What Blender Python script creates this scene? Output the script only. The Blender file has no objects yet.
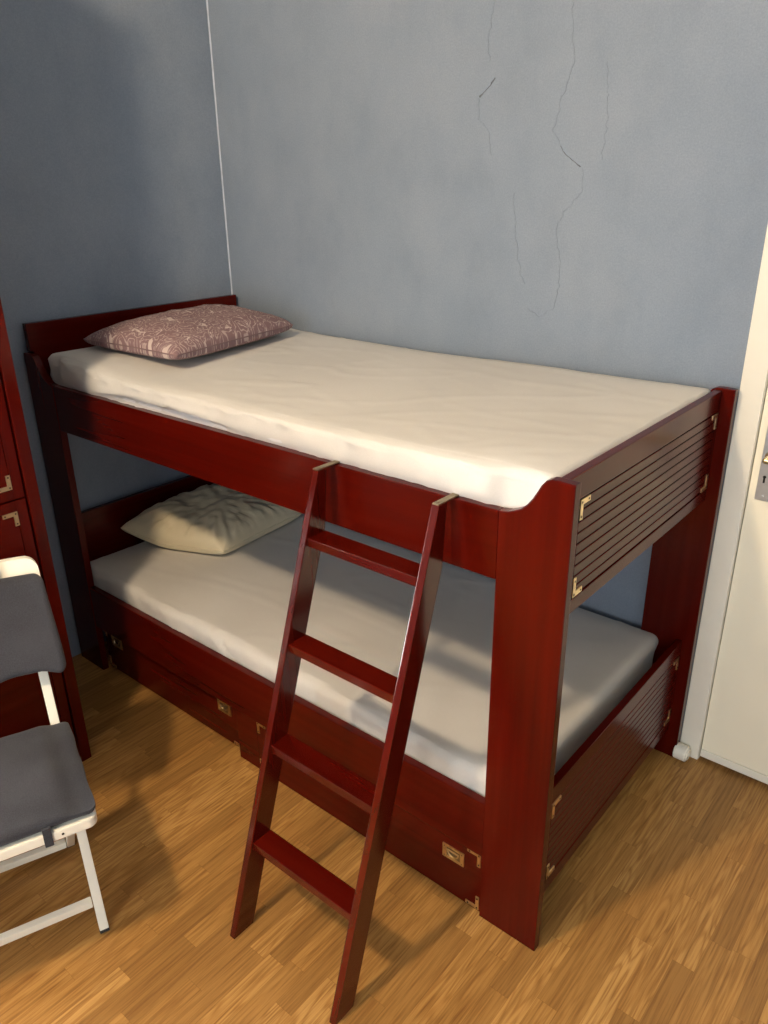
import bpy, bmesh, math, random
from mathutils import Vector, Matrix, noise
random.seed(4)
C = bpy.context.scene.collection
V = Vector
PI = math.pi
rad = math.radians

# ------------------------------------------------------------------ materials
def new_mat(name):
    m = bpy.data.materials.new(name); m.use_nodes = True
    nt = m.node_tree; nt.nodes.clear()
    out = nt.nodes.new('ShaderNodeOutputMaterial')
    b = nt.nodes.new('ShaderNodeBsdfPrincipled')
    nt.links.new(b.outputs[0], out.inputs[0])
    return m, nt, b

def N(nt, kind, **kw):
    n = nt.nodes.new(kind)
    for k, v in kw.items():
        if k in n.inputs.keys(): n.inputs[k].default_value = v
        else: setattr(n, k, v)
    return n

def ramp(nt, stops):
    r = nt.nodes.new('ShaderNodeValToRGB')
    e = r.color_ramp.elements
    while len(e) < len(stops): e.new(0.5)
    for el, (p, c) in zip(e, stops):
        el.position = p; el.color = (*c, 1)
    return r

def bump(nt, b, height, strength=.3, dist=.002):
    bp = N(nt, 'ShaderNodeBump'); bp.inputs['Strength'].default_value = strength
    bp.inputs['Distance'].default_value = dist
    nt.links.new(height, bp.inputs['Height']); nt.links.new(bp.outputs[0], b.inputs['Normal'])
    return bp

def mat_plain(name, col, rough=.5, metal=0, var=.08, scale=30, bumps=0, spec=.5):
    m, nt, b = new_mat(name)
    tc = N(nt, 'ShaderNodeTexCoord')
    n = N(nt, 'ShaderNodeTexNoise', Scale=scale, Detail=4.0)
    nt.links.new(tc.outputs['Object'], n.inputs['Vector'])
    lo = tuple(c*(1-var) for c in col); hi = tuple(min(1, c*(1+var)) for c in col)
    r = ramp(nt, [(.3, lo), (.7, hi)])
    nt.links.new(n.outputs['Fac'], r.inputs[0]); nt.links.new(r.outputs[0], b.inputs['Base Color'])
    b.inputs['Roughness'].default_value = rough; b.inputs['Metallic'].default_value = metal
    b.inputs['Specular IOR Level'].default_value = spec
    if bumps: bump(nt, b, n.outputs['Fac'], bumps, .001)
    return m

def mat_wood(name, axis, dark=(.046, .0022, .0009), mid=(.066, .0027, .0008), light=(.082, .0046, .0017), rough=.2, spec=.18):
    """mahogany lacquer, grain running along one axis"""
    m, nt, b = new_mat(name)
    tc = N(nt, 'ShaderNodeTexCoord')
    mp = N(nt, 'ShaderNodeMapping')
    sc = [42, 42, 42]; sc[axis] = 1.6
    mp.inputs['Scale'].default_value = sc
    nt.links.new(tc.outputs['Object'], mp.inputs[0])
    n = N(nt, 'ShaderNodeTexNoise', Scale=1.0, Detail=4.0, Roughness=.5, Distortion=.3)
    nt.links.new(mp.outputs[0], n.inputs['Vector'])
    mp2 = N(nt, 'ShaderNodeMapping'); s2 = [7, 7, 7]; s2[axis] = .6
    mp2.inputs['Scale'].default_value = s2
    nt.links.new(tc.outputs['Object'], mp2.inputs[0])
    n2 = N(nt, 'ShaderNodeTexNoise', Scale=1.0, Detail=3.0)
    nt.links.new(mp2.outputs[0], n2.inputs['Vector'])
    mx = N(nt, 'ShaderNodeMath', operation='MULTIPLY_ADD')
    mx.inputs[1].default_value = .55
    nt.links.new(n.outputs['Fac'], mx.inputs[0])
    m3 = N(nt, 'ShaderNodeMath', operation='MULTIPLY'); m3.inputs[1].default_value = .45
    nt.links.new(n2.outputs['Fac'], m3.inputs[0]); nt.links.new(m3.outputs[0], mx.inputs[2])
    r = ramp(nt, [(.32, dark), (.5, mid), (.68, light)])
    nt.links.new(mx.outputs[0], r.inputs[0]); nt.links.new(r.outputs[0], b.inputs['Base Color'])
    b.inputs['Roughness'].default_value = rough
    b.inputs['Specular IOR Level'].default_value = spec
    bump(nt, b, n.outputs['Fac'], .04, .0005)
    return m

def mat_floor():
    m, nt, b = new_mat('oak_laminate')
    L = nt.links
    tc = N(nt, 'ShaderNodeTexCoord'); sep = N(nt, 'ShaderNodeSeparateXYZ')
    L.new(tc.outputs['Object'], sep.inputs[0])
    def M(op, a, bb=None, c=None):
        n = N(nt, 'ShaderNodeMath', operation=op)
        for i, v in enumerate((a, bb, c)):
            if v is None: continue
            if isinstance(v, (int, float)): n.inputs[i].default_value = v
            else: L.new(v, n.inputs[i])
        return n.outputs[0]
    W_, LEN = .051, .40
    xs = M('DIVIDE', M('ADD', sep.outputs['X'], .018), W_)
    row = M('FLOOR', xs); fx = M('FRACT', xs)
    wn = N(nt, 'ShaderNodeTexWhiteNoise', noise_dimensions='1D'); L.new(row, wn.inputs['W'])
    ys = M('ADD', M('DIVIDE', sep.outputs['Y'], LEN), M('MULTIPLY', wn.outputs['Value'], 9.3))
    pl = M('FLOOR', ys); fy = M('FRACT', ys)
    cb = N(nt, 'ShaderNodeCombineXYZ'); L.new(row, cb.inputs[0]); L.new(pl, cb.inputs[1])
    w2 = N(nt, 'ShaderNodeTexWhiteNoise', noise_dimensions='3D'); L.new(cb.outputs[0], w2.inputs['Vector'])
    # fine grain, shifted per stave
    off = N(nt, 'ShaderNodeVectorMath', operation='SCALE'); off.inputs['Scale'].default_value = 17.0
    L.new(w2.outputs['Color'], off.inputs[0])
    add = N(nt, 'ShaderNodeVectorMath', operation='ADD')
    L.new(tc.outputs['Object'], add.inputs[0]); L.new(off.outputs[0], add.inputs[1])
    mp = N(nt, 'ShaderNodeMapping'); mp.inputs['Scale'].default_value = (170, 5, 1)
    L.new(add.outputs[0], mp.inputs[0])
    g = N(nt, 'ShaderNodeTexNoise', Scale=1.0, Detail=5.0, Roughness=.65); L.new(mp.outputs[0], g.inputs['Vector'])
    # cathedral figure
    mp2 = N(nt, 'ShaderNodeMapping'); mp2.inputs['Scale'].default_value = (22, 2.2, 1)
    L.new(add.outputs[0], mp2.inputs[0])
    g2 = N(nt, 'ShaderNodeTexNoise', Scale=1.0, Detail=2.0); L.new(mp2.outputs[0], g2.inputs['Vector'])
    rings = M('SINE', M('MULTIPLY', g2.outputs['Fac'], 62.0))
    rings = M('MULTIPLY_ADD', rings, .5, .5)
    rings = M('POWER', rings, 2.0)
    base = ramp(nt, [(.0, (.31, .158, .043)), (.35, (.395, .208, .058)), (.7, (.455, .245, .069)), (1, (.54, .31, .098))])
    L.new(w2.outputs['Value'], base.inputs[0])
    gr = ramp(nt, [(.30, (.46, .37, .28)), (.58, (1.0, 1.0, 1.0))])
    L.new(g.outputs['Fac'], gr.inputs[0])
    mul = N(nt, 'ShaderNodeMix', data_type='RGBA', blend_type='MULTIPLY'); mul.inputs['Factor'].default_value = .85
    L.new(base.outputs[0], mul.inputs['A']); L.new(gr.outputs[0], mul.inputs['B'])
    mul2 = N(nt, 'ShaderNodeMix', data_type='RGBA', blend_type='MULTIPLY')
    L.new(M('MULTIPLY', rings, M('MULTIPLY', w2.outputs['Value'], .72)), mul2.inputs['Factor'])
    L.new(mul.outputs['Result'], mul2.inputs['A']); mul2.inputs['B'].default_value = (.60, .48, .36, 1)
    # joints
    jx = M('LESS_THAN', M('MINIMUM', fx, M('SUBTRACT', 1.0, fx)), .012)
    jy = M('LESS_THAN', M('MINIMUM', fy, M('SUBTRACT', 1.0, fy)), .0015)
    j = M('MULTIPLY', M('MAXIMUM', jx, jy), .35)
    mul3 = N(nt, 'ShaderNodeMix', data_type='RGBA', blend_type='MULTIPLY')
    L.new(j, mul3.inputs['Factor']); L.new(mul2.outputs['Result'], mul3.inputs['A']); mul3.inputs['B'].default_value = (.4, .28, .18, 1)
    L.new(mul3.outputs['Result'], b.inputs['Base Color'])
    b.inputs['Roughness'].default_value = .42
    b.inputs['Specular IOR Level'].default_value = .35
    bump(nt, b, g.outputs['Fac'], .06, .0005)
    return m

def mat_wall():
    m, nt, b = new_mat('blue_sponged_wallpaper')
    L = nt.links
    tc = N(nt, 'ShaderNodeTexCoord')
    n1 = N(nt, 'ShaderNodeTexNoise', Scale=2.2, Detail=5.0, Roughness=.6); L.new(tc.outputs['Object'], n1.inputs['Vector'])
    mp = N(nt, 'ShaderNodeMapping'); mp.inputs['Scale'].default_value = (9, 9, 5); L.new(tc.outputs['Object'], mp.inputs[0])
    n2 = N(nt, 'ShaderNodeTexNoise', Scale=1.0, Detail=5.0, Roughness=.65); L.new(mp.outputs[0], n2.inputs['Vector'])
    n3 = N(nt, 'ShaderNodeTexNoise', Scale=230.0, Detail=3.0, Roughness=.7); L.new(tc.outputs['Object'], n3.inputs['Vector'])
    r1 = ramp(nt, [(.3, (.222, .276, .350)), (.55, (.248, .302, .376)), (.75, (.272, .322, .390))])
    L.new(n1.outputs['Fac'], r1.inputs[0])
    r2 = ramp(nt, [(.25, (.86, .87, .88)), (.5, (1, 1, 1)), (.75, (1.06, 1.05, 1.04))]); L.new(n2.outputs['Fac'], r2.inputs[0])
    mul = N(nt, 'ShaderNodeMix', data_type='RGBA', blend_type='MULTIPLY'); mul.inputs['Factor'].default_value = .55
    L.new(r1.outputs[0], mul.inputs['A']); L.new(r2.outputs[0], mul.inputs['B'])
    r3 = ramp(nt, [(.3, (.76, .76, .77)), (.7, (1.18, 1.18, 1.17))]); L.new(n3.outputs['Fac'], r3.inputs[0])
    mul2 = N(nt, 'ShaderNodeMix', data_type='RGBA', blend_type='MULTIPLY'); mul2.inputs['Factor'].default_value = .5
    L.new(mul.outputs['Result'], mul2.inputs['A']); L.new(r3.outputs[0], mul2.inputs['B'])
    L.new(mul2.outputs['Result'], b.inputs['Base Color'])
    b.inputs['Roughness'].default_value = .75
    b.inputs['Specular IOR Level'].default_value = .25
    bump(nt, b, n3.outputs['Fac'], .25, .0012)
    return m

def mat_fabric(name, lo, hi, wscale=900, rough=.95, big=4.0, bs=.25):
    m, nt, b = new_mat(name)
    L = nt.links
    tc = N(nt, 'ShaderNodeTexCoord')
    n = N(nt, 'ShaderNodeTexNoise', Scale=big, Detail=5.0); L.new(tc.outputs['Object'], n.inputs['Vector'])
    w = N(nt, 'ShaderNodeTexNoise', Scale=wscale, Detail=2.0); L.new(tc.outputs['Object'], w.inputs['Vector'])
    ad = N(nt, 'ShaderNodeMath', operation='ADD'); L.new(n.outputs['Fac'], ad.inputs[0]); L.new(w.outputs['Fac'], ad.inputs[1])
    r = ramp(nt, [(.75/2, lo), (1.25/2, hi)])
    hf = N(nt, 'ShaderNodeMath', operation='MULTIPLY'); hf.inputs[1].default_value = .5; L.new(ad.outputs[0], hf.inputs[0])
    L.new(hf.outputs[0], r.inputs[0]); L.new(r.outputs[0], b.inputs['Base Color'])
    b.inputs['Roughness'].default_value = rough
    b.inputs['Specular IOR Level'].default_value = .2
    b.inputs['Sheen Weight'].default_value = .15
    bump(nt, b, w.outputs['Fac'], bs, .0008)
    return m

def mat_paisley():
    m, nt, b = new_mat('mauve_paisley_cotton')
    L = nt.links
    tc = N(nt, 'ShaderNodeTexCoord')
    nz = N(nt, 'ShaderNodeTexNoise', Scale=7.0, Detail=2.0); L.new(tc.outputs['UV'], nz.inputs['Vector'])
    sc = N(nt, 'ShaderNodeVectorMath', operation='SCALE'); sc.inputs['Scale'].default_value = .22; L.new(nz.outputs['Color'], sc.inputs[0])
    ad = N(nt, 'ShaderNodeVectorMath', operation='ADD'); L.new(tc.outputs['UV'], ad.inputs[0]); L.new(sc.outputs[0], ad.inputs[1])
    # swirling contour lines around paisley hearts
    v = N(nt, 'ShaderNodeTexVoronoi', Scale=10.0); L.new(ad.outputs[0], v.inputs['Vector'])
    w = N(nt, 'ShaderNodeMath', operation='MULTIPLY'); w.inputs[1].default_value = 34; L.new(v.outputs['Distance'], w.inputs[0])
    s = N(nt, 'ShaderNodeMath', operation='SINE'); L.new(w.outputs[0], s.inputs[0])
    r1 = ramp(nt, [(.74, (0, 0, 0)), (.98, (1, 1, 1))]); L.new(s.outputs[0], r1.inputs[0])
    # leaf shaped blotches
    n2 = N(nt, 'ShaderNodeTexNoise', Scale=19.0, Detail=1.0, Distortion=1.3); L.new(ad.outputs[0], n2.inputs['Vector'])
    r2 = ramp(nt, [(.66, (0, 0, 0)), (.68, (1, 1, 1))]); L.new(n2.outputs['Fac'], r2.inputs[0])
    # speckles
    v3 = N(nt, 'ShaderNodeTexVoronoi', Scale=75.0); L.new(ad.outputs[0], v3.inputs['Vector'])
    r3 = ramp(nt, [(.22, (1, 1, 1)), (.34, (0, 0, 0))]); L.new(v3.outputs['Distance'], r3.inputs[0])
    def mixadd(a, bb, f):
        x = N(nt, 'ShaderNodeMath', operation='MULTIPLY'); x.inputs[1].default_value = f; L.new(bb, x.inputs[0])
        y = N(nt, 'ShaderNodeMath', operation='MAXIMUM'); L.new(a, y.inputs[0]); L.new(x.outputs[0], y.inputs[1]); return y.outputs[0]
    f = mixadd(r2.outputs[0], r1.outputs[0], .62); f = mixadd(f, r3.outputs[0], .55)
    mx = N(nt, 'ShaderNodeMix', data_type='RGBA'); L.new(f, mx.inputs['Factor'])
    mx.inputs['A'].default_value = (.225, .142, .150, 1); mx.inputs['B'].default_value = (.56, .46, .42, 1)
    L.new(mx.outputs['Result'], b.inputs['Base Color'])
    b.inputs['Roughness'].default_value = .9; b.inputs['Specular IOR Level'].default_value = .2
    return m

def mat_emit(name, col, strength):
    m, nt, b = new_mat(name)
    b.inputs['Base Color'].default_value = (*col, 1)
    b.inputs['Emission Color'].default_value = (*col, 1)
    b.inputs['Emission Strength'].default_value = strength
    return m

def mat_pane():
    m = bpy.data.materials.new('window_pane_glass'); m.use_nodes = True
    nt = m.node_tree; nt.nodes.clear()
    o = nt.nodes.new('ShaderNodeOutputMaterial'); t = nt.nodes.new('ShaderNodeBsdfTransparent'); g = nt.nodes.new('ShaderNodeBsdfGlossy')
    g.inputs['Roughness'].default_value = .02
    mx = nt.nodes.new('ShaderNodeMixShader'); f = nt.nodes.new('ShaderNodeFresnel'); f.inputs['IOR'].default_value = 1.4
    nt.links.new(f.outputs[0], mx.inputs[0]); nt.links.new(t.outputs[0], mx.inputs[1]); nt.links.new(g.outputs[0], mx.inputs[2])
    nt.links.new(mx.outputs[0], o.inputs[0])
    return m

WX, WY, WZ = (mat_wood('mahogany_grain_%s' % a, i) for i, a in enumerate(('lengthwise', 'crosswise', 'upright')))
WLX, WLZ = (mat_wood('ladder_mahogany_' + a, i, rough=.14, spec=.6) for a, i in (('lengthwise', 0), ('upright', 2)))
M_FLOOR = mat_floor(); M_WALL = mat_wall()
M_BRASS = mat_plain('brass', (.78, .62, .36), .28, 1.0, .15, 60)
M_BRASS_DARK = mat_plain('aged_brass', (.30, .24, .15), .4, 1.0, .2, 60)
M_SCREW = mat_plain('dark_screw', (.05, .035, .02), .5, .6)
M_SHEET = mat_fabric('cream_cotton_sheet', (.575, .562, .525), (.655, .642, .605), 700, .95, 3.0)
M_CORE = mat_fabric('white_mattress_ticking', (.66, .66, .66), (.76, .76, .76), 600)
M_PILLOW = mat_fabric('beige_satin_pillowcase', (.60, .535, .37), (.68, .61, .44), 800, .6, 5.0)
M_PAISLEY = mat_paisley()
M_MAUVE = mat_fabric('mauve_piping', (.17, .10, .105), (.22, .14, .14), 700)
M_GREY = mat_fabric('charcoal_woven_fabric', (.026, .028, .036), (.051, .054, .066), 420, 1.0, 6.0, .6)
M_CHAIR = mat_plain('cream_white_enamel', (.88, .86, .74), .35, 0, .03, 20)
M_RUBBER = mat_plain('black_rubber', (.02, .02, .02), .7)
M_DOOR = mat_plain('cream_door_paint', (.95, .91, .73), .38, 0, .03, 3)
M_TRIM = mat_plain('white_gloss_paint', (.86, .84, .73), .35, 0, .03, 6)
M_STEEL = mat_plain('brushed_steel', (.60, .63, .64), .34, .85, .06, 60)
M_BLACK = mat_plain('keyhole_and_gap_black', (.006, .006, .006), .8)
M_CEIL = mat_plain('white_ceiling_paint', (.70, .69, .66), .9, 0, .03, 3)
M_SEAL = mat_plain('pale_blue_wallpaper_edge', (.50, .56, .66), .7, 0, .1, 40)
M_CRACK = mat_plain('dark_wallpaper_tear', (.115, .13, .15), .9, 0, .4, 120)
M_CREASE = mat_plain('blistered_wallpaper', (.205, .245, .30), .75, 0, .12, 90)
M_GLOBE = mat_emit('lit_opal_glass', (1.0, .76, .50), 555.0)
M_PANE = mat_pane()

# ------------------------------------------------------------------ mesh helpers
def link(name, bm, m, parent=None, smooth=False, loc=None, rot=None):
    me = bpy.data.meshes.new(name)
    bmesh.ops.recalc_face_normals(bm, faces=bm.faces[:])
    bm.to_mesh(me); bm.free()
    for x in (m if isinstance(m, (list, tuple)) else [m]): me.materials.append(x)
    if smooth:
        for p in me.polygons: p.use_smooth = True
    o = bpy.data.objects.new(name, me); C.objects.link(o)
    if parent is not None: o.parent = parent
    if loc is not None: o.location = loc
    if rot is not None: o.rotation_euler = rot
    return o

def merge(bm, part, mat=None, mi=0):
    """append one piece (a bmesh) to another"""
    me = bpy.data.meshes.new('tmp'); part.to_mesh(me); part.free()
    k = len(bm.faces)
    if mat is not None: me.transform(mat)
    bm.from_mesh(me); bpy.data.meshes.remove(me)
    bm.faces.ensure_lookup_table()
    for f in bm.faces[k:]: f.material_index = mi

def box(bm, x0, x1, y0, y1, z0, z1, bev=.002, seg=2, mat=None, mi=0):
    p = bmesh.new()
    bmesh.ops.create_cube(p, size=1)
    for v in p.verts:
        v.co = V((x0 + (v.co.x+.5)*(x1-x0), y0 + (v.co.y+.5)*(y1-y0), z0 + (v.co.z+.5)*(z1-z0)))
    if bev: bmesh.ops.bevel(p, geom=p.edges[:], offset=bev, segments=seg, affect='EDGES', profile=.7)
    merge(bm, p, mat, mi)

def B(*a, **k):
    bm = bmesh.new(); box(bm, *a, **k); return bm

def prism(bm, outline, axis, a, b, bev=.0025, mat=None, mi=0):
    """outline = list of 2D points, extruded along axis (0,1,2) from a to b"""
    p = bmesh.new()
    def P(u, v, w):
        return V(((w, u, v), (u, w, v), (u, v, w))[axis])
    lo = [p.verts.new(P(u, v, a)) for u, v in outline]
    hi = [p.verts.new(P(u, v, b)) for u, v in outline]
    f0 = p.faces.new(lo); f1 = p.faces.new(hi[::-1]); n = len(lo)
    for i in range(n): p.faces.new((lo[i], hi[i], hi[(i+1) % n], lo[(i+1) % n]))
    bmesh.ops.recalc_face_normals(p, faces=p.faces[:])
    if bev:
        ed = list(f0.edges) + list(f1.edges)
        bmesh.ops.bevel(p, geom=ed, offset=bev, segments=2, affect='EDGES', profile=.7)
    merge(bm, p, mat, mi)

def bar(bm, p0, p1, w, d, up=V((0, 0, 1)), bev=.002, mi=0):
    """rectangular bar from p0 to p1, w across and d along the 'up' side"""
    p0, p1 = V(p0), V(p1); z = (p1-p0); L = z.length; z.normalize()
    x = up.cross(z)
    if x.length < 1e-4: x = V((1, 0, 0)).cross(z)
    x.normalize(); y = z.cross(x)
    m = Matrix.Translation(p0) @ Matrix((x, y, z)).transposed().to_4x4()
    box(bm, -w/2, w/2, -d/2, d/2, 0, L, bev, 2, m, mi)

def cyl(bm, p0, p1, r0, r1=None, n=20, mi=0, bev=0):
    p = bmesh.new(); r1 = r0 if r1 is None else r1
    p0, p1 = V(p0), V(p1); L = (p1-p0).length
    bmesh.ops.create_cone(p, cap_ends=True, segments=n, radius1=r0, radius2=r1, depth=L)
    if bev:
        ed = [e for e in p.edges if abs(e.verts[0].co.z - e.verts[1].co.z) < 1e-6]
        bmesh.ops.bevel(p, geom=ed, offset=bev, segments=3, affect='EDGES', profile=.6)
    m = Matrix.Translation((p0+p1)/2) @ (p1-p0).to_track_quat('Z', 'Y').to_matrix().to_4x4()
    merge(bm, p, m, mi)

def empty(name, loc, rz=0, label=None, cat=None, group=None):
    o = bpy.data.objects.new(name, None); C.objects.link(o)
    o.empty_display_size = .1
    o.location = loc; o.rotation_euler = (0, 0, rz)
    tag(o, label, cat, group)
    return o

def tag(o, label=None, cat=None, group=None, kind=None):
    if label: o['label'] = label
    if cat: o['category'] = cat
    if group: o['group'] = group
    if kind: o['kind'] = kind
    return o

def structure(name, bm, m, parent=None, label=None, cat=None, **k):
    o = link(name, bm, m, parent, **k); o['kind'] = 'structure'
    if parent is None: tag(o, label, cat)
    return o

def sstep(a, b, x):
    t = max(0, min(1, (x-a)/(b-a))); return t*t*(3-2*t)

# ------------------------------------------------------------------ room
XL, YB, XR, YF, ZC = -.020, .943, 3.45, -3.35, 3.06
structure('floor', B(XL-.1, XR+.1, YF-.1, YB+.15, -.06, 0, bev=0), M_FLOOR,
          label='honey oak laminate floor laid in narrow staves', cat='floor')
structure('ceiling', B(XL-.1, XR+.1, YF-.1, YB+.1, ZC, ZC+.08, bev=0), M_CEIL,
          label='plain white ceiling above the blue walls', cat='ceiling')
# back wall with its door opening
DX0, DX1, DZ1 = 2.126, 2.955, 2.06
bm = bmesh.new()
box(bm, XL-.1, DX0-.012, YB, YB+.1, 0, ZC, 0)
box(bm, DX1+.012, XR+.1, YB, YB+.1, 0, ZC, 0)
box(bm, DX0-.012, DX1+.012, YB, YB+.1, DZ1+.012, ZC, 0)
wb = structure('wall_back', bm, M_WALL, label='blue-grey sponged wall with vertical cracks behind the bunk bed', cat='wall')
# torn / cracked wallpaper on the back wall
def crack(pts, w, m, wob=.008, step=.0035, least=.08):
    bm = bmesh.new(); path = []
    for (x0, z0), (x1, z1) in zip(pts, pts[1:]):
        n = max(2, int(math.hypot(x1-x0, z1-z0)/step))
        for i in range(n):
            t = i/n
            c3 = V((x0+(x1-x0)*t, z0+(z1-z0)*t, 3.3))
            q = noise.noise_vector(c3*38)+noise.noise_vector(c3*120)*.55
            path.append((x0+(x1-x0)*t+q.x*wob, z0+(z1-z0)*t+q.y*wob))
    prev = None
    for i, (x, z) in enumerate(path):
        t = (path[min(i+1, len(path)-1)][0]-path[max(i-1, 0)][0], path[min(i+1, len(path)-1)][1]-path[max(i-1, 0)][1])
        l = math.hypot(*t) or 1
        ww = w*(least+2.2*max(0, noise.noise(V((x*40, z*48, 7.7)))))
        nx, nz = -t[1]/l*ww, t[0]/l*ww
        ring = [bm.verts.new((x+nx, YB+.0002, z+nz)), bm.verts.new((x+nx*.2, YB-.0014, z+nz*.2)), bm.verts.new((x-nx, YB+.0002, z-nz))]
        if prev:
            for a in range(2): bm.faces.new((prev[a], prev[a+1], ring[a+1], ring[a]))
        prev = ring
    return structure('crack', bm, m, wb)
crack([(1.245, 2.25), (1.232, 2.17), (1.222, 2.10), (1.228, 2.05)], .0012, M_CREASE)
crack([(1.250, 2.012), (1.236, 1.995), (1.205, 1.972), (1.196, 1.962)], .0026, M_CRACK, .004, .003, .45)
crack([(1.196, 1.96), (1.20, 1.91), (1.235, 1.87), (1.245, 1.80)], .0007, M_CREASE)
crack([(1.484, 2.20), (1.487, 2.10), (1.502, 2.04), (1.49, 1.99), (1.462, 1.93), (1.452, 1.87), (1.475, 1.822)], .0009, M_CREASE)
crack([(1.475, 1.822), (1.497, 1.800), (1.515, 1.785), (1.548, 1.768)], .0026, M_CRACK, .005, .003, .40)
crack([(1.552, 1.765), (1.555, 1.70), (1.50, 1.65), (1.482, 1.60), (1.50, 1.53), (1.505, 1.45), (1.49, 1.38), (1.44, 1.345), (1.40, 1.37)], .0011, M_CREASE)
crack([(1.335, 1.70), (1.345, 1.60), (1.36, 1.50), (1.385, 1.44)], .0007, M_CREASE)
crack([(1.60, 2.02), (1.612, 1.86), (1.604, 1.78)], .0009, M_CREASE)
# left wall with its window opening (beside the wardrobe, out of the picture)
WY0, WY1, WZ0, WZ1 = -2.13, -1.50, .40, 1.78
bm = bmesh.new()
box(bm, XL-.1, XL, WY1, YB+.1, 0, ZC, 0)
box(bm, XL-.1, XL, YF-.1, WY0, 0, ZC, 0)
box(bm, XL-.1, XL, WY0, WY1, 0, WZ0, 0)
box(bm, XL-.1, XL, WY0, WY1, WZ1, ZC, 0)
structure('wall_left', bm, M_WALL, label='blue-grey wall at the head of the bunk bed', cat='wall')
structure('wall_right', B(XR, XR+.1, YF-.1, YB+.1, 0, ZC, bev=0), M_WALL, label='blue-grey wall opposite the head of the bed', cat='wall')
FX0, FX1, FZ0, FZ1 = 1.75, 3.25, .75, 2.35
bm = bmesh.new()
box(bm, XL-.1, FX0, YF-.1, YF, 0, ZC, 0); box(bm, FX1, XR+.1, YF-.1, YF, 0, ZC, 0)
box(bm, FX0, FX1, YF-.1, YF, 0, FZ0, 0); box(bm, FX0, FX1, YF-.1, YF, FZ1, ZC, 0)
structure('wall_front', bm, M_WALL, label='blue-grey wall facing the bunk bed', cat='wall')
# pale wallpaper edge running up the corner
bm = bmesh.new()
zz = 0; prev = None
for i in range(160):
    z = ZC*i/159
    wv = .0035+.0012*noise.noise(V((0, 0, z*24)))
    ring = [bm.verts.new((XL+.0004, YB-wv-.001, z)), bm.verts.new((XL+wv*.9, YB-wv*.9, z)), bm.verts.new((XL+wv+.001, YB-.0004, z))]
    if prev:
        for a in range(2): bm.faces.new((prev[a], prev[a+1], ring[a+1], ring[a]))
    prev = ring
structure('trim_1', bm, M_SEAL, label='pale wallpaper edge running up the corner behind the bed', cat='trim', smooth=True)

# windows: frame, sash bars and panes
def window(name, label, origin, u, nrm, wid, z0, z1, sashes):
    """origin = low corner on the inner wall face, u along the wall, nrm pointing outdoors"""
    win = empty(name, V(origin)+V(u)*wid/2+V((0, 0, z0))); win['kind'] = 'structure'; tag(win, label, 'window')
    m = Matrix.Translation(V(origin)) @ Matrix((V(u), V(nrm), V((0, 0, 1)))).transposed().to_4x4()
    inv = Matrix.Translation(win.location).inverted()
    def wpart(nm, bm, mt):
        o = link(nm, bm, mt, win); o.matrix_parent_inverse = inv; o['kind'] = 'structure'; return o
    bm = bmesh.new()
    rails = [(0, .06, z0, z1), (wid-.06, wid, z0, z1), (.06, wid-.06, z0, z0+.06), (.06, wid-.06, z1-.06, z1)]
    if sashes == 2: rails.append((wid/2-.05, wid/2+.05, z0+.06, z1-.06))
    for a in rails:
        box(bm, a[0], a[1], .01, .07, a[2], a[3], .002, mat=m)
    wpart('window_frame', bm, M_TRIM)
    for a, b_ in (((.06, wid/2-.05), (wid/2+.05, wid-.06)) if sashes == 2 else ((.06, wid-.06),)):
        bm = bmesh.new(); box(bm, a, b_, .038, .043, z0+.06, z1-.06, 0, mat=m); wpart('window_pane', bm, M_PANE)
    bm = bmesh.new(); box(bm, -.04, wid+.04, -.05, .01, z0-.03, z0, .003, mat=m); wpart('window_sill', bm, M_TRIM)
window('window_1', 'narrow single-pane window beside the wardrobe', (XL, WY0, 0), (0, 1, 0), (-1, 0, 0), WY1-WY0, WZ0, WZ1, 1)
window('window_2', 'wide white window in the wall facing the bed', (FX0, YF, 0), (1, 0, 0), (0, -1, 0), FX1-FX0, FZ0, FZ1, 2)

# door_1 and its casing
door = empty('door_1', (DX0, YB, 0)); door['kind'] = 'structure'; tag(door, 'cream painted door beside the foot of the bunk bed', 'door')
def dpart(name, bm, m, parent=None, **k):
    o = link(name, bm, m, parent or door, **k)
    if parent is None: o.matrix_parent_inverse = Matrix.Translation(door.location).inverted()
    else:
        o.parent = parent; o.matrix_parent_inverse = Matrix.Translation(door.location).inverted()
    o['kind'] = 'structure'
    return o
YD = YB+.001
slab = dpart('door_panel', B(DX0+.003, DX1-.003, YD, YD+.04, .042, DZ1-.003, bev=.002), M_DOOR)
bm = bmesh.new()
box(bm, DX0+.003, DX1-.003, YD-.004, YD+.03, .015, .041, bev=.002)
dpart('weather_strip', bm, M_TRIM)
# lock plate, keyhole, screws, brass lever
PX0, PX1, PZ0, PZ1 = DX0+.022, DX0+.066, .915, 1.135
plate = dpart('lock_plate', B(PX0, PX1, YD-.004, YD, PZ0, PZ1, bev=.0012), M_STEEL)
bm = bmesh.new()
kx = PX0+.016
cyl(bm, (kx, YD-.0046, .983), (kx, YD-.0035, .983), .0042, n=18)
box(bm, kx-.0026, kx+.0026, YD-.0046, YD-.0035, .966, .983, 0)
dpart('keyhole', bm, M_BLACK)
bm = bmesh.new()
for z in (PZ0+.012, PZ1-.012): cyl(bm, (PX0+.019, YD-.0055, z), (PX0+.019, YD-.003, z), .004, n=14, bev=.001)
dpart('plate_screw', bm, M_STEEL)
bm = bmesh.new()
cyl(bm, (PX0+.022, YD-.012, 1.043), (PX0+.022, YD-.003, 1.043), .014, n=24, bev=.002)
cyl(bm, (PX0+.022, YD-.052, 1.043), (PX0+.022, YD-.010, 1.043), .009, n=18, bev=.002)
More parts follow.
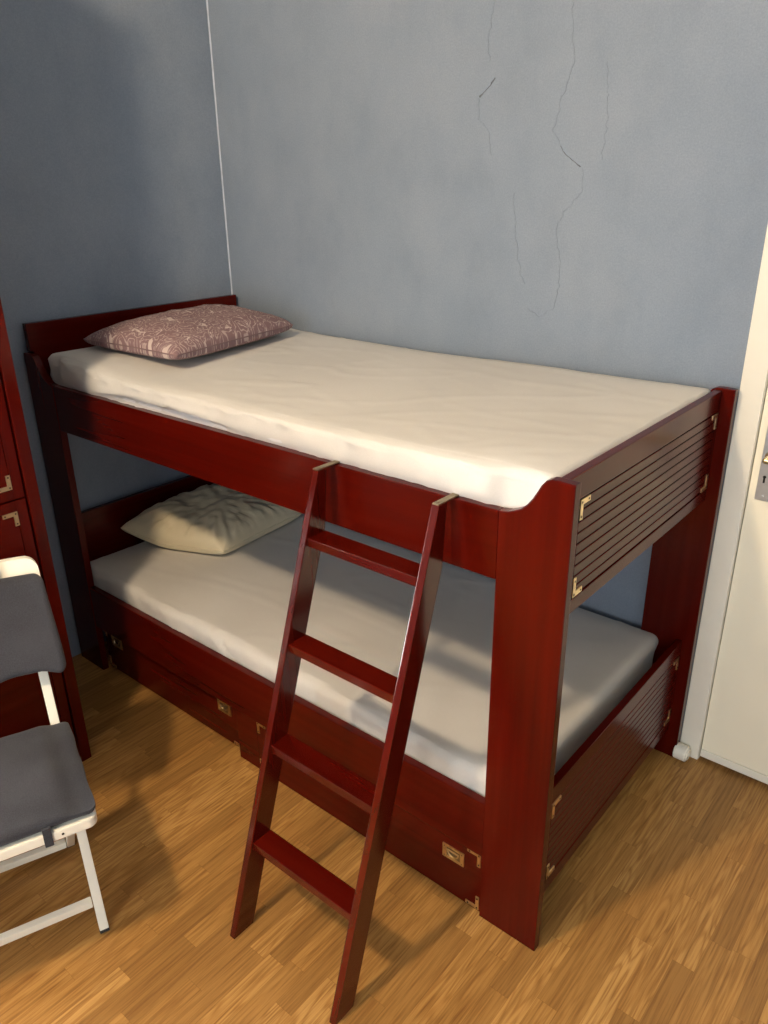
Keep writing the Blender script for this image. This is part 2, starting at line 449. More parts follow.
cyl(bm, (PX0+.016, YD-.048, 1.043), (PX0+.135, YD-.048, 1.040), .0085, .007, n=18, bev=.003)
dpart('door_lever', bm, M_BRASS, smooth=True)
bm = bmesh.new()
for a, b_ in ((2.0635, DX0-.001), (DX1+.001, DX1+.063)):
    box(bm, a, b_, YB-.009, YB-.0002, .0, DZ1+.06, .003)
box(bm, DX0-.001, DX1+.001, YB-.009, YB-.0002, DZ1+.001, DZ1+.06, .003)
# jambs inside the opening
box(bm, DX0-.011, DX0, YB-.0002, YB+.1, 0, DZ1+.011, .001)
box(bm, DX1, DX1+.011, YB-.0002, YB+.1, 0, DZ1+.011, .001)
box(bm, DX0, DX1, YB-.0002, YB+.1, DZ1, DZ1+.011, .001)
structure('trim_2', bm, M_TRIM, label='white door casing standing right behind the bed foot', cat='trim')
structure('trim_3', B(DX0, DX1, YB+.03, YB+.14, .0005, .012, bev=.001), M_BLACK, label='black strip for the shaded gap under the cream door', cat='trim')  # black strip paints in the shade of the gap below the door
# white roller stop on the floor against the casing
st = empty('door_stop', (2.084, .9080, 0), label='small white round door stop at the foot of the door casing', cat='door stop')
bm = bmesh.new()
cyl(bm, (-.024, 0, .0262), (.016, 0, .0262), .026, n=32, bev=.004)
link('stop_body', bm, M_TRIM, st, smooth=False)
bm = bmesh.new()
cyl(bm, (.0155, 0, .0262), (.0195, 0, .0262), .019, n=28, bev=.001)
cyl(bm, (.019, 0, .0262), (.0208, 0, .0262), .0065, n=16, bev=.0005)
link('end_cap', bm, M_CHAIR, st)

# ------------------------------------------------------------------ bunk bed
L_, W_, T = 2.060, .922, .024
bed = empty('bunk_bed', (L_/2, W_/2, 0), label='dark red mahogany bunk bed against the blue wall', cat='bed')
BI = Matrix.Translation(bed.location).inverted()
def bp(name, bm, m, parent=None, **k):
    o = link(name, bm, m, parent or bed, **k); o.matrix_parent_inverse = BI if (parent is None or parent is bed) else Matrix()
    return o
# post profile (x measured inward from the outer end)
prof = [(0, 0), (.160, 0), (.160, 1.126), (.150, 1.127), (.140, 1.129), (.128, 1.134), (.112, 1.142), (.098, 1.155), (.087, 1.170), (.078, 1.186),
        (.070, 1.201), (.061, 1.212), (.050, 1.217), (.038, 1.2180), (.0, 1.2165)]
def post(flip, y):
    ex = .005 if (flip and y > .1) else 0
    bm = bmesh.new()
    prism(bm, [((L_+ex-x if x < .1 else L_-x) if flip else x, z) for x, z in prof], 1, y, y+T, .0025)
    return bp('post', bm, WZ)
for fl in (True, False):
    for y in (0, W_-T): post(fl, y)
# long boards
for y in (.001, W_-.024):
    bp('side_rail', B(.161, L_-.161, y, y+.023, .970, 1.1255, bev=.0025), WX)
    bp('side_rail', B(.161, L_-.161, y+.001, y+.024, .198, .364, bev=.0025), WX)
bp('stile', B(.960, 1.0565, .010, .029, 0.001, .1975, bev=.0012), WX)
# mattress boards
for z in (.962, .214):
    bm = bmesh.new()
    box(bm, .03, L_-.05, .030, .052, z, z+.03)
    box(bm, .03, L_-.05, W_-.052, W_-.030, z, z+.03)
    for i in range(17):
        x = .05+i*.116
        box(bm, x, x+.1, .030, W_-.030, z+.0305, z+.045, .0015)
    bp('slat_base', bm, WY)
# head boards
bm = bmesh.new()
prism(bm, [(T+.001, .955), (W_-T-.001, .955), (W_-T-.001, 1.222), (W_+.004, 1.222), (W_+.004, 1.314), (.014, 1.314), (.014, 1.222), (T+.001, 1.222)], 0, .002, .026, .003)
bp('headboard', bm, WY)
bp('headboard', B(.002, .026, T+.001, W_-T-.001, .20, .598, bev=.003), WY)
# foot boards: frame, grooved panel, brass corners
def footboard(z0, z1, pz0, pz1, nslat):
    xo, xi = 2.032, 2.012
    y0, y1 = T+.001, W_-T-.001
    py0, py1 = .088, .888
    bm = bmesh.new()
    box(bm, xi, xo, y0, y1, pz1+.003, z1, .0025)
    box(bm, xi, xo, y0, y1, z0, pz0-.003, .0025)
    box(bm, xi, xo, y0, py0-.003, pz0-.003, pz1+.003, .001)
    if y1-(py1+.003) > .001: box(bm, xi, xo, py1+.003, y1, pz0-.003, pz1+.003, .0005)
    fb = bp('footboard', bm, WY)
    bm = bmesh.new()
    box(bm, xi, xo-.010, py0-.002, py1+.002, pz0-.002, pz1+.002, 0)
    h = (pz1-pz0)/nslat
    for i in range(nslat):
        box(bm, xo-.0101, xo-.001, py0, py1, pz0+i*h+.0014, pz0+(i+1)*h-.0014, .0012, 1)
    bp('slatted_panel', bm, WY, fb)
    for cy, sy in ((py0, 1), (py1, -1)):
        for cz, sz in ((pz0, 1), (pz1, -1)):
            corner(fb, 'x', xo-.001, cy, cz, sy, sz, .042, .044)
def corner(parent, plane, d, cu, cz, su, sz, lu, lz, w=.012, m=None):
    """flat L-shaped brass plate with screws; plane x faces +x, plane y faces -y"""
    out = [(0, 0), (lu, 0), (lu, w), (w, w), (w, lz), (0, lz)]
    pts = [(cu+su*u, cz+sz*v) for u, v in out]
    bm = bmesh.new()
    if plane == 'x': prism(bm, pts, 0, d-.001, d+.0022, .0006)
    else: prism(bm, pts, 1, d-.0022, d+.001, .0006)
    br = bp('corner_bracket', bm, m or M_BRASS, parent)
    bm = bmesh.new()
    for u, v in ((w/2, w/2), (lu-.007, w/2), (w/2, lz-.007)):
        a, b_ = cu+su*u, cz+sz*v
        if plane == 'x': cyl(bm, (d+.0015, a, b_), (d+.0029, a, b_), .0026, n=10)
        else: cyl(bm, (a, d-.0029, b_), (a, d-.0015, b_), .0026, n=10)
    s = merge_obj(br, bm)
    return br
def merge_obj(o, bm):
    """screws become part of the plate's own mesh as a second material"""
    b2 = bmesh.new(); b2.from_mesh(o.data); merge(b2, bm, None, 1)
    b2.to_mesh(o.data); b2.free(); o.data.materials.append(M_SCREW)
footboard(.897, 1.2125, .934, 1.153, 9)
footboard(.100, .433, .142, .381, 10)
# underbed drawers with recessed campaign pulls
def drawer(x0, x1, yf, z0, z1, hx, corners):
    bm = bmesh.new()
    box(bm, x0, x1, yf, yf+.02, z0, z1, .002)
    box(bm, x0+.02, x0+.035, yf+.0201, yf+.62, z0+.02, z1-.02, .001)
    box(bm, x1-.035, x1-.02, yf+.0201, yf+.62, z0+.02, z1-.02, .001)
    box(bm, x0+.0351, x1-.0351, yf+.0201, yf+.62, z0+.025, z0+.035, .001)
    box(bm, x0+.0351, x1-.0351, yf+.605, yf+.62, z0+.036, z1-.02, .001)
    d = bp('drawer', bm, WX)
    for h in hx:
        bm = bmesh.new(); zc = (z0+z1)/2+.043
        w2, h2 = .033, .0215
        # rim, sunk cup and drop ring
        for a in ((h-w2, h+w2, zc+h2-.007, zc+h2), (h-w2, h+w2, zc-h2, zc-h2+.007), (h-w2, h-w2+.012, zc-h2+.007, zc+h2-.007), (h+w2-.012, h+w2, zc-h2+.007, zc+h2-.007)):
            box(bm, a[0], a[1], yf-.0028, yf+.0005, a[2], a[3], .0006)
        box(bm, h-w2+.011, h+w2-.011, yf-.0006, yf+.0005, zc-h2+.006, zc+h2-.006, 0, mi=1)
        prev = None
        for i in range(13):
            t = PI*i/12
            q = (h-.0165*math.cos(t), yf-.0035, zc+.008-.017*math.sin(t))
            if prev: cyl(bm, prev, q, .0021, n=8)
            prev = q
        cyl(bm, (h-.018, yf-.0035, zc+.008), (h+.018, yf-.0035, zc+.008), .0022, n=8)
        for sx in (-1, 1):
            for sz in (-1, 1): cyl(bm, (h+sx*(w2-.006), yf-.0036, zc+sz*(h2-.006)), (h+sx*(w2-.006), yf-.002, zc+sz*(h2-.006)), .0022, n=8, mi=1)
        bp('handle', bm, [M_BRASS, M_BRASS_DARK], d)
    for cx, sx in ((x0+.004, 1), (x1-.004, -1)):
        for cz, sz in ((z0+.005, 1), (z1-.004, -1)):
            corner(d, 'y', yf, cx, cz, sx, sz, .040, .042, .010)
    return d
drawer(.165, .953, .030, .012, .194, (.245, .875), None)
drawer(1.0575, 1.896, .010, .0015, .197, (1.145, 1.810), None)

# ------------------------------------------------------------------ soft things
def soft_box(x0, x1, y0, y1, z0, z1, r, step, fn):
    """closed rounded box as a dense grid; fn(p, normal) returns an offset"""
    bm = bmesh.new()
    d = (x1-x0, y1-y0, z1-z0); o = (x0, y0, z0)
    n = [max(3, int(round(a/step))) for a in d]
    def coords(k):
        m = n[k]; out = []
        for i in range(m+1): out.append(o[k]+d[k]*i/m)
        # extra rows near the rounded borders
        out = sorted(set([round(c, 6) for c in out] + [round(o[k]+r*f, 6) for f in (.12, .3, .55, .8)] + [round(o[k]+d[k]-r*f, 6) for f in (.12, .3, .55, .8)]))
        return out
    cs = [coords(k) for k in range(3)]
    vd = {}
    def vert(p):
        key = tuple(round(c, 6) for c in p)
        if key not in vd: vd[key] = bm.verts.new(p)
        return vd[key]
    for k in range(3):
        i, j = [a for a in range(3) if a != k]
        for side in (0, -1):
            w = cs[k][side]
            for a in range(len(cs[i])-1):
                for b_ in range(len(cs[j])-1):
                    q = []
                    for da, db in ((0, 0), (1, 0), (1, 1), (0, 1)):
                        p = [0, 0, 0]; p[k] = w; p[i] = cs[i][a+da]; p[j] = cs[j][b_+db]; q.append(vert(p))
                    bm.faces.new(q)
    for v in bm.verts:
        p = v.co; c = V([min(max(p[k], o[k]+r), o[k]+d[k]-r) for k in range(3)])
        e = p-c
        nrm = e.normalized() if e.length > 1e-9 else V((0, 0, 1))
        # keep faces flat, only round where two or more sides meet
        v.co = c + nrm*r if sum(abs(x) > 1e-9 for x in e) > 1 else p
        off = fn(v.co.copy(), nrm)
        v.co = v.co + off
    bmesh.ops.recalc_face_normals(bm, faces=bm.faces[:])
    return bm

def nz(x, y, z, s, seed=0): return noise.noise(V((x*s+seed, y*s-seed*.7, z*s+seed*1.3)))
def ridge(x, y, a, ax, ay, seed, f):
    """soft crease pattern stretched along direction a"""
    ca, sa = math.cos(a), math.sin(a)
    u, w = (x*ca+y*sa), (-x*sa+y*ca)
    return 1-abs(noise.noise(V((u*ax+seed, w*ay, seed*2.1))))*2

def sheet_top(p, n):
    x, y, z = p
    o = V((0, 0, 0))
    top = max(0, n.z)
    # gentle sag along the middle of the bed, fuller at both ends
    t = (x-.1)/1.9
    o.z += top*(.020*sstep(.30, 0, t)+.010*sstep(.62, 1, t) + .004*nz(x, y, 0, 2.4, 3) + .006*sstep(.5, .9, y))
    cr = max(0, ridge(x, y, rad(24), 2.2, 7.5, 5.1, 1)-.84)*.016*sstep(.02, .2, y)
    cr += max(0, ridge(x, y, rad(-14), 1.6, 9.0, 9.4, 1)-.90)*.020
    o.z -= 0
    near = math.hypot((x-1.86)/.2, (y-.13)/.18)
    cr += .010*max(0, 1-near)*(.5+ridge(x, y, rad(50), 6, 16, 2.2, 1)*.5)
    o.z += top*cr
    if n.y < -.3:      # front face: fine vertical pleats under the hem and soft billows
        k = sstep(1.22, 1.14, z)
        o.y -= .004*nz(x, 0, z, 14, 8)+.004*k*noise.noise(V((x*46, z*7, 2)))+.005*nz(x, 0, 0, 5, 6)+.007*max(0, ridge(x, z*2.2, rad(-20), 5, 22, 6.6, 1)-.62)*2
    if n.x > .3 and n.z > .1: o.z += .008*nz(x, y, 0, 8, 3)
    return o
def mattress(name, label, x0, x1, y0, y1, z0, z1, r, fn, hem):
    e = empty(name, ((x0+x1)/2, (y0+y1)/2, z0), label=label, cat='mattress')
    inv = Matrix.Translation(e.location).inverted()
    bm = soft_box(x0+.009, x1-.009, y0+.007, y1-.007, z0, z1-.03, r*.9, .03,
                  lambda p, n: V((0, -.021*sstep(1.118, 1.134, p.z)*sstep(.17, .22, p.x)*sstep(1.90, 1.86, p.x) if (n.y < -.3 and hem) else 0, 0)))
    o = link('mattress_core', bm, M_CORE, e, smooth=True); o.matrix_parent_inverse = inv
    bm = soft_box(x0, x1, y0, y1, z0+.002, z1, r, .0165, fn)
    # open underneath, with a wavy hem along the sides
    kill = [f for f in bm.faces if all(v.co.z < z0+.03 for v in f.verts) and abs(f.normal.z) > .4]
    bmesh.ops.delete(bm, geom=kill, context='FACES')
    o = link('fitted_sheet', bm, M_SHEET, e, smooth=True); o.matrix_parent_inverse = inv
    return e
def sheet_up(p, n):
    o = sheet_top(p, n)
    x, y, z = p
    if n.y < -.5:   # hem rides up along the head end of the front
        lift = .030*sstep(.32, .62, x)*sstep(1.22, .85, x)
        o.y -= .020*sstep(1.115, 1.140, z)*sstep(.168, .215, x)*sstep(1.905, 1.865, x)
        if z < 1.15: o.z += lift*sstep(1.16, 1.12, z)
        if z < 1.15: o.y -= .007*sstep(.32, .5, x)*sstep(1.25, .8, x)
    if n.y > .3: o.y += .018*sstep(1.125, 1.150, z)
    return o
mattress('mattress', 'mattress in a cream fitted sheet on the upper bunk, mauve pillow on it', .092, 2.009, .031, .890, 1.0095, 1.200, .021, sheet_up, True)
def sheet_low(p, n):
    x, y, z = p
    o = V((0, 0, 0)); top = max(0, n.z)
    o.z += top*(.006*nz(x, y, 0, 2.2, 13)+.004*nz(x, y, 0, 6, 3)*sstep(.5, .1, y))
    o.z += top*max(0, ridge(x, y, rad(12), 1.6, 6.5, 15.1, 1)-.88)*.018
    if n.y < -.3:
        k = sstep(.52, .36, z)
        pl = sstep(.25, .5, x)*sstep(1.25, .75, x)
        o.y -= .006*nz(x, 0, z, 8, 18)+.016*pl*noise.noise(V((x*26+z*30, z*5, 4)))+.005*noise.noise(V((x*40, z*6, 9)))
        o.z += .007*nz(x, 0, 0, 5, 4)*sstep(.36, .40, z)
    if n.y > .3: o.y += .030*sstep(.370, .392, z)
    return o
mattress('mattress', 'mattress in a cream fitted sheet on the lower bunk, plain beige pillow on it', .066, 1.962, .031, .887, .262, .424, .028, sheet_low, False)

def pillow(name, label, corners, base, thick, m, seed, wr, puff=.36, cz=.55, lean=None, n=72, m2=None):
    """corners A,B,Cc,D (x,y) around; thickness profile over a bilinear patch, pinched corners"""
    A, Bq, Cq, Dq = [V((*c, 0)) for c in corners]
    cen = (A+Bq+Cq+Dq)/4
    e = empty(name, (cen.x, cen.y, base), label=label, cat='pillow')
    bm = bmesh.new(); uvl = bm.loops.layers.uv.new('UVMap')
    def surf(u, v, s):
        # pulled-in sides between the corners
        pu, pv = 4*u*(1-u), 4*v*(1-v)
        rc = .014*(abs(2*u-1)*abs(2*v-1))**5
        uu = u + (.5-u)*(.05*pv*abs(2*u-1)**2 + rc*2)
        vv = v + (.5-v)*(.05*pu*abs(2*v-1)**2 + rc*2)
        p = (A*(1-uu)+Bq*uu)*(1-vv) + (Dq*(1-uu)+Cq*uu)*vv
        f = (max(0, 1-abs(2*u-1)**2.4)*max(0, 1-abs(2*v-1)**2.4))**puff
        r = min(1, 2.2*min(u, 1-u, v, 1-v)+.02)
        ang = math.atan2(v-.5, u-.5)
        w = wr*f*(.8*noise.noise(V((p.x*9, p.y*9, seed))) + cz*noise.noise(V((math.cos(ang)*12, math.sin(ang)*12, seed+r*1.4)))*max(0, 1.05-r) + .4*noise.noise(V((p.x*30, p.y*30, seed+4))))
        seam = base + .006 + .030*min(1, 5*max(0, min(1, 1.2-abs(2*u-1)*abs(2*v-1))))
        if s > 0: z = seam + (thick-.036)*f + w
        else: z = seam - (seam-base)*min(1, 1.15*f**.55)
        if lean: z += lean(p.x, p.y)
        return V((p.x-cen.x, p.y-cen.y, z-base))
    rows = {}
    for s in (1, -1):
        for i in range(n+1):
            for j in range(n+1):
                u, v = .5-.5*math.cos(PI*i/n), .5-.5*math.cos(PI*j/n)
                edge = i in (0, n) or j in (0, n)
                if edge and s < 0: rows[(s, i, j)] = rows[(1, i, j)]
                else: rows[(s, i, j)] = bm.verts.new(surf(u, v, s))
        for i in range(n):
            for j in range(n):
                q = [rows[(s, a, b_)] for a, b_ in ((i, j), (i+1, j), (i+1, j+1), (i, j+1))]
                if len(set(q)) < 4: continue
                try: f = bm.faces.new(q)
                except ValueError: continue
                for l, (a, b_) in zip(f.loops, ((i, j), (i+1, j), (i+1, j+1), (i, j+1))):
                    l[uvl].uv = ((.5-.5*math.cos(PI*a/n))*.62, (.5-.5*math.cos(PI*b_/n))*.8)
    o = link('pillowcase', bm, m, e, smooth=True)
    # sewn piping around the edge
    ring = [(i/60, 0) for i in range(60)]+[(1, i/60) for i in range(60)]+[(1-i/60, 1) for i in range(60)]+[(0, 1-i/60) for i in range(60)]
    bm = bmesh.new(); prev = None; first = None
    for k, (u, v) in enumerate(ring):
        p = surf(u, v, 1)
        t = surf(*ring[(k+1) % 240], 1)-surf(*ring[k-1], 1); t.normalize()
        sd = t.cross(V((0, 0, 1))).normalized()
        rr = [bm.verts.new(p+sd*.0022*math.cos(a)+V((0, 0, 1))*.0022*math.sin(a)) for a in (0, PI/3, 2*PI/3, PI, 4*PI/3, 5*PI/3)]
        if prev:
            for a in range(6): bm.faces.new((prev[a], prev[(a+1) % 6], rr[(a+1) % 6], rr[a]))
        else: first = rr
        prev = rr
    for a in range(6): bm.faces.new((prev[a], prev[(a+1) % 6], first[(a+1) % 6], first[a]))
    link('seam', bm, m2 or m, e, smooth=True)
    return e
pillow('pillow', 'mauve paisley-patterned pillow on the upper mattress', [(.130, .145), (.640, .165), (.515, .790), (.060, .800)], 1.219, .108, M_PAISLEY, 3.7, .010, .42, m2=M_MAUVE)
pillow('pillow', 'plain beige creased pillow on the lower mattress', [(.070, .205), (.480, .385), (.440, .850), (.050, .760)], .423, .138, M_PILLOW, 8.2, .020, .42, cz=1.15,
       lean=lambda x, y: .055*sstep(.26, .03, x))

# ------------------------------------------------------------------ ladder
lad = empty('ladder', (1.625, -.22, 0), label='dark red wooden four-rung ladder hooked over the upper bunk rail', cat='ladder')
LI = Matrix.Translation(lad.location).inverted()
def lp(name, bm, m, parent=None):
    o = link(name, bm, m, parent or lad)
    o.matrix_parent_inverse = LI if parent is None else Matrix()
    return o
SL = .341; ZT = 1.1275
def stringer(xf, xt):
    yf = lambda z: -.443+SL*z
    zc = .985
    side = [(yf(.0008), .0008), (yf(.0008)+.062, .0008), (yf(zc)+.062, zc), (-.030, ZT), (yf(ZT), ZT)]
    bm = bmesh.new()
    prism(bm, side, 0, 0, .0185, .0022)
    for v in bm.verts: v.co.x += xf+(xt-xf)*v.co.z/ZT
    return lp('stringer', bm, WLZ)
stringer(1.449, 1.436); stringer(1.792, 1.777)
for zr in (.247, .490, .732, .977):
    y = -.443+SL*zr+.004
    xa = 1.449-.013*zr/ZT+.0187; xb = 1.792-.015*zr/ZT-.0002
    lp('rung', B(xa, xb, y, y+.058, zr-.022, zr, bev=.002), WLX)
for xt in (1.436, 1.777):
    bm = bmesh.new()
    x0, x1 = xt+.0012, xt+.0173
    box(bm, x0, x1, -.059, .0282, ZT+.0002, ZT+.0034, .0008)
    box(bm, x0, x1, .0250, .0282, 1.090, ZT+.0002, .0006)
    cyl(bm, (xt+.009, -.047, ZT+.003), (xt+.009, -.047, ZT+.0046), .0032, n=12)
    lp('hook', bm, M_BRASS_DARK)

# ------------------------------------------------------------------ wardrobe
WD, WYE, WH, WYS = .578, -.301, 2.52, -.95
war = empty('wardrobe', (WD/2, (WYE+WYS)/2, 0), label='tall red mahogany wardrobe with brass door corners behind the chair', cat='wardrobe')
WI = Matrix.Translation(war.location).inverted()
def wp(name, bm, m, parent=None):
    o = link(name, bm, m, parent or war); o.matrix_parent_inverse = WI if parent is None else Matrix(); return o
wp('side_panel', B(.0, WD, WYE-.034, WYE, 0.001, WH, bev=.0025), WZ)
wp('side_panel', B(.0, WD, WYS, WYS+.034, 0.001, WH, bev=.0025), WZ)
bm = bmesh.new()
box(bm, .0, WD-.004, WYS+.0345, WYE-.0345, WH-.03, WH, .002)
box(bm, .0, WD-.03, WYS+.0345, WYE-.0345, .06, .085, .002)
box(bm, .0, .012, WYS+.0345, WYE-.0345, .086, WH-.031, .001)
box(bm, WD-.05, WD-.03, WYS+.0345, WYE-.0345, .001, .0595, .001)
box(bm, .013, WD-.03, WYS+.0345, WYE-.0345, .925, .945, .001)
wp('carcass', bm, WY)
ymid = (WYE+WYS)/2
def wdoor(y0, y1, z0, z1, hinge):
    bm = bmesh.new()
    xo = WD-.004
    fw = .030
    box(bm, xo-.020, xo, y0, y0+fw, z0, z1, .002); box(bm, xo-.020, xo, y1-fw, y1, z0, z1, .002)
    box(bm, xo-.020, xo, y0+fw, y1-fw, z0, z0+fw, .002); box(bm, xo-.020, xo, y0+fw, y1-fw, z1-fw, z1, .002)
    d = wp('door', bm, WZ)
    box_ = bmesh.new()
    box(box_, xo-.016, xo-.0015, y0+fw+.0015, y1-fw-.0015, z0+fw+.0015, z1-fw-.0015, .0015)
    o = wp('door_panel', box_, WY, d)
    for cy, sy in ((y0+fw, 1), (y1-fw, -1)):
        for cz, sz in ((z0+fw, 1), (z1-fw, -1)):
            out = [(0, 0), (.042, 0), (.042, .012), (.012, .012), (.012, .042), (0, .042)]
            b2 = bmesh.new(); prism(b2, [(cy+sy*u, cz+sz*v) for u, v in out], 0, xo-.002, xo+.0012, .0006)
            for u, v in ((.006, .006), (.036, .006), (.006, .036)):
                cyl(b2, (xo+.0005, cy+sy*u, cz+sz*v), (xo+.0018, cy+sy*u, cz+sz*v), .0024, n=10, mi=1)
            wp('corner_bracket', b2, [M_BRASS, M_SCREW], d)
    b2 = bmesh.new(); hy = y0+.06 if hinge > 0 else y1-.06; hz = (z0+z1)/2
    box(b2, xo-.0005, xo+.0025, hy-.022, hy+.022, hz-.034, hz+.034, .0008)
    box(b2, xo+.0025, xo+.0045, hy-.008, hy+.008, hz-.022, hz+.022, .0008, mi=1)
    wp('handle', b2, [M_BRASS, M_BRASS_DARK], d)
for a, b_, h in ((WYS+.038, ymid-.002, -1), (ymid+.002, WYE-.040, 1)):
    wdoor(a, b_, .065, .933, h)
    wdoor(a, b_, .938, WH-.034, h)

# ------------------------------------------------------------------ folding chair
TH = rad(-20)
f_ = V((math.cos(TH), math.sin(TH), 0)); l_ = V((-math.sin(TH), math.cos(TH), 0))
F0 = V((1.192, -.634, 0))
CW = .40
org = F0 - f_*.2 - l_*(CW/2)
ch = empty('folding_chair', org, TH, label='white folding chair with charcoal seat and back cushions in front of wardrobe', cat='chair')
def cp(name, bm, m, parent=None, **k):
    return link(name, bm, m, parent or ch, **k)
def K(s, lo, z): return V((s+.2, lo+CW/2, z))
# front legs run straight up into the back uprights
for lo in (0, -CW):
    bm = bmesh.new()
    bar(bm, K(-.0024, lo, .0055), K(-.470, lo, .832), .024, .022, V((0, 1, 0)), .003)
    lg = cp('leg', bm, M_CHAIR)
    bm = bmesh.new(); bar(bm, K(.0005, lo, .0005), K(-.0028, lo, .007), .0252, .0232, V((0, 1, 0)), .002)
    cp('rubber_foot', bm, M_RUBBER, lg)
for lo in (-.024, -CW+.024):
    bm = bmesh.new()
    bar(bm, K(-.338, lo, .008), K(.035, lo, .412), .022, .020, V((0, 1, 0)), .003)
    lg = cp('leg', bm, M_CHAIR)
    bm = bmesh.new(); bar(bm, K(-.3435, lo, .0005), K(-.338, lo, .008), .0235, .0215, V((0, 1, 0)), .002)
    cp('rubber_foot', bm, M_RUBBER, lg)
bm = bmesh.new(); bar(bm, K(-.040, -.013, .068), K(-.040, -CW+.013, .068), .020, .020, V((0, 0, 1)), .003)
cp('crossbar', bm, M_CHAIR)
bm = bmesh.new(); bar(bm, K(-.316, -.036, .032), K(-.316, -CW+.036, .032), .020, .020, V((0, 0, 1)), .003)
cp('crossbar', bm, M_CHAIR)
def rrect(x0, x1, y0, y1, r, n=7):
    pts = []
    for cx, cy, a0 in ((x1-r, y1-r, 0), (x0+r, y1-r, 90), (x0+r, y0+r, 180), (x1-r, y0+r, 270)):
        for i in range(n+1):
            a = rad(a0+90*i/n); pts.append((cx+r*math.cos(a), cy+r*math.sin(a)))
    return pts
bm = bmesh.new()
s0, s1 = -.235, .100
y0, y1 = -CW-.030+CW/2, .030+CW/2
prism(bm, rrect(s0+.2, s1+.2, y0, y1, .022), 2, .420, .4445, .004)
seat = cp('seat', bm, M_CHAIR)
bm = bmesh.new()
cyl(bm, K(s1-.0005, -.045, .4325), K(s1+.001, -.045, .4325), .0028, n=12)
cp('seat_rivet', bm, M_SCREW, seat)
# seat cushion
def cush(p, n):
    x, y, z = p
    o = V((0, 0, 0))
    if n.z > 0: o.z += .007*nz(x, y, 0, 9, 4)*n.z - .010*n.z*sstep(.16, .20, abs(y)) - .008*n.z*sstep(.08, .19, x-.09)
    return o+n*.003*nz(x, y, z, 16, 2)
bm = soft_box(s0+.18, s1+.2-.004, y0-.001, y1+.001, .4455, .486, .0185, .012, cush)
sc_ = cp('seat_cushion', bm, M_GREY, smooth=True)
# tape tied round the seat front
for yy in (-.075+CW/2, -CW+.075+CW/2):
    bm = bmesh.new()
    xf = s1+.2+.0012
    box(bm, xf-.012, xf+.0022, yy-.009, yy+.009, .414, .462, .001)
    box(bm, xf-.06, xf+.0015, yy-.009, yy+.009, .4155, .4188, .001)
    cp('tie_tape', bm, M_GREY, sc_)
# back board: slightly curved plank across the uprights
def back_pt(y, z, d):
    """point on the back: y across, z height, d forward of the board's front face"""
    s = -.452*(z-.008)/.792 - .004
    curve = -.012*(1-(2*(y)/(CW))**2)
    return V((s+.2+.018+curve+d, y, z))
bm = bmesh.new()
out = rrect(-CW/2-.010, CW/2+.010, .640, .822, .030, 8)
ny, nzz = 24, 12
def board(bm, ya, yb, za, zb, d0, d1, r, ny, nzr):
    grid = {}
    for s, d in ((0, d0), (1, d1)):
        for i in range(ny+1):
            for j in range(nzr+1):
                y, z = ya+(yb-ya)*i/ny, za+(zb-za)*j/nzr
                # round the corners by pulling the grid onto a rounded rectangle
                cy, cz = min(max(y, ya+r), yb-r), min(max(z, za+r), zb-r)
                ey, ez = y-cy, z-cz
                if abs(ey) > 1e-9 and abs(ez) > 1e-9:
                    k = max(abs(ey), abs(ez))/math.hypot(ey, ez); y, z = cy+ey*k, cz+ez*k
                grid[(s, i, j)] = bm.verts.new(back_pt(y, z, d))
        for i in range(ny):
            for j in range(nzr): bm.faces.new([grid[(s, a, b_)] for a, b_ in ((i, j), (i+1, j), (i+1, j+1), (i, j+1))])
    edge = [(i, 0) for i in range(ny)]+[(ny, j) for j in range(nzr)]+[(i, nzr) for i in range(ny, 0, -1)]+[(0, j) for j in range(nzr, 0, -1)]
    for k in range(len(edge)):
        a, b_ = edge[k], edge[(k+1) % len(edge)]
        bm.faces.new([grid[(0, *a)], grid[(0, *b_)], grid[(1, *b_)], grid[(1, *a)]])
board(bm, -CW/2-.046, CW/2+.046, .690, .853, -.004, .012, .030, 40, 24)
bk = cp('backrest', bm, M_CHAIR)
# back cushion, fuller than the board and drooping at the bottom
def bcush(p, n):
    y, z = p.y, p.z
    dn = sstep(.68, .60, z)
    droop = .012*dn*sstep(.05, .14, y)*sstep(.245, .19, y) - .022*dn*sstep(.11, -.06, y)
    w = .010*n.x*nz(0, y, z, 8, 5)+.006*n.x*noise.noise(V((y*22, z*6, 3)))*sstep(.69, .61, z)
    q = back_pt(y, z+droop, 0.0)
    return V((q.x + .010 + (p.x) + w, y, q.z)) - p
bm = soft_box(.004, .050, -CW/2-.056, CW/2+.056, .600, .824, .022, .012, bcush)
bc = cp('back_cushion', bm, M_GREY, smooth=True)
# the sides of the cushion cover slope in towards the top
for v in bc.data.vertices:
    k = sstep(.63, .83, v.co.z); v.co.y *= 1-.03*k
for yy in (CW/2-.052, -CW/2+.052):
    bm = bmesh.new()
    pts = [back_pt(yy, .805, .026), back_pt(yy, .848, .016), back_pt(yy, .8555, .004), back_pt(yy, .845, -.008), back_pt(yy, .80, -.0085)]
    for a, b_ in zip(pts, pts[1:]): bar(bm, a, b_, .003, .040, V((0, 1, 0)) if False else V((1, 0, .2)), .0008)
    cp('tie_tape', bm, M_GREY, bc)

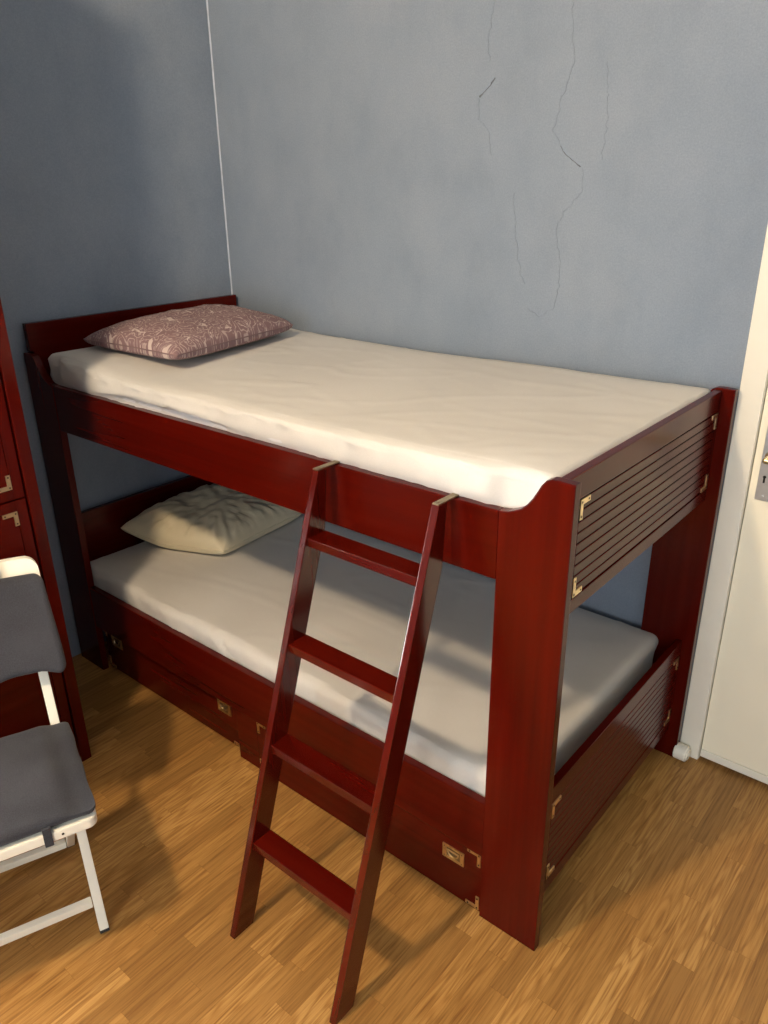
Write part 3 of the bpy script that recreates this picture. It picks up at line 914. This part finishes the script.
# ------------------------------------------------------------------ ceiling lamp and daylight
lamp = empty('ceiling_lamp', (1.43, -1.66, ZC), label='round opal glass ceiling lamp in front of the bed', cat='ceiling lamp')
bm = bmesh.new(); cyl(bm, (0, 0, -.03), (0, 0, -.0005), .07, .085, n=36, bev=.004)
link('lamp_base', bm, M_BRASS, lamp)
bm = bmesh.new(); bmesh.ops.create_icosphere(bm, subdivisions=3, radius=.092)
for v in bm.verts: v.co.z = v.co.z*.85-.132
link('lamp_shade', bm, M_GLOBE, lamp, smooth=True)

def daylight(name, loc, nrm, a, b_, power, col):
    d = bpy.data.lights.new(name, 'AREA'); d.shape = 'RECTANGLE'; d.size, d.size_y = a, b_
    d.color = col; d.energy = power
    o = bpy.data.objects.new(name, d); C.objects.link(o); o.location = loc
    o.rotation_euler = V(nrm).to_track_quat('-Z', 'Y').to_euler()
daylight('side_window_daylight', (XL-.16, (WY0+WY1)/2, (WZ0+WZ1)/2), (1, 0, 0), WY1-WY0-.1, WZ1-WZ0-.1, 95, (1.0, .955, .95))
daylight('front_window_daylight', ((FX0+FX1)/2, YF-.16, (FZ0+FZ1)/2), (0, 1, 0), FX1-FX0-.1, FZ1-FZ0-.1, 66, (1.0, .99, .97))

w = bpy.data.worlds.new('dusk'); bpy.context.scene.world = w; w.use_nodes = True
bg = w.node_tree.nodes['Background']; bg.inputs[0].default_value = (.55, .68, .9, 1); bg.inputs[1].default_value = .6

# ------------------------------------------------------------------ camera
cam = bpy.data.cameras.new('camera'); co = bpy.data.objects.new('camera', cam); C.objects.link(co)
yaw, pitch, roll = .700767, -.399082, -.013534
fw = V((-math.sin(yaw)*math.cos(pitch), math.cos(yaw)*math.cos(pitch), math.sin(pitch)))
rt = V((math.cos(yaw), math.sin(yaw), 0)); up = rt.cross(fw)
c, s = math.cos(roll), math.sin(roll)
r2, u2 = rt*c+up*s, -rt*s+up*c
co.matrix_world = Matrix.Translation((2.6445, -1.2380, 1.7280)) @ Matrix((r2, u2, -fw)).transposed().to_4x4()
cam.sensor_fit = 'VERTICAL'; cam.sensor_height = 32; cam.lens = 774.83/1024*32
cam.clip_start = .02
sc = bpy.context.scene
sc.camera = co
sc.view_settings.view_transform = 'Standard'; sc.view_settings.look = 'None'
sc.view_settings.gamma = 1; sc.view_settings.use_curve_mapping = False
sc.view_settings.exposure = 0.24
sc.cycles.use_denoising = True
sc.cycles.max_bounces = 10; sc.cycles.diffuse_bounces = 6
sc.cycles.sample_clamp_indirect = 6
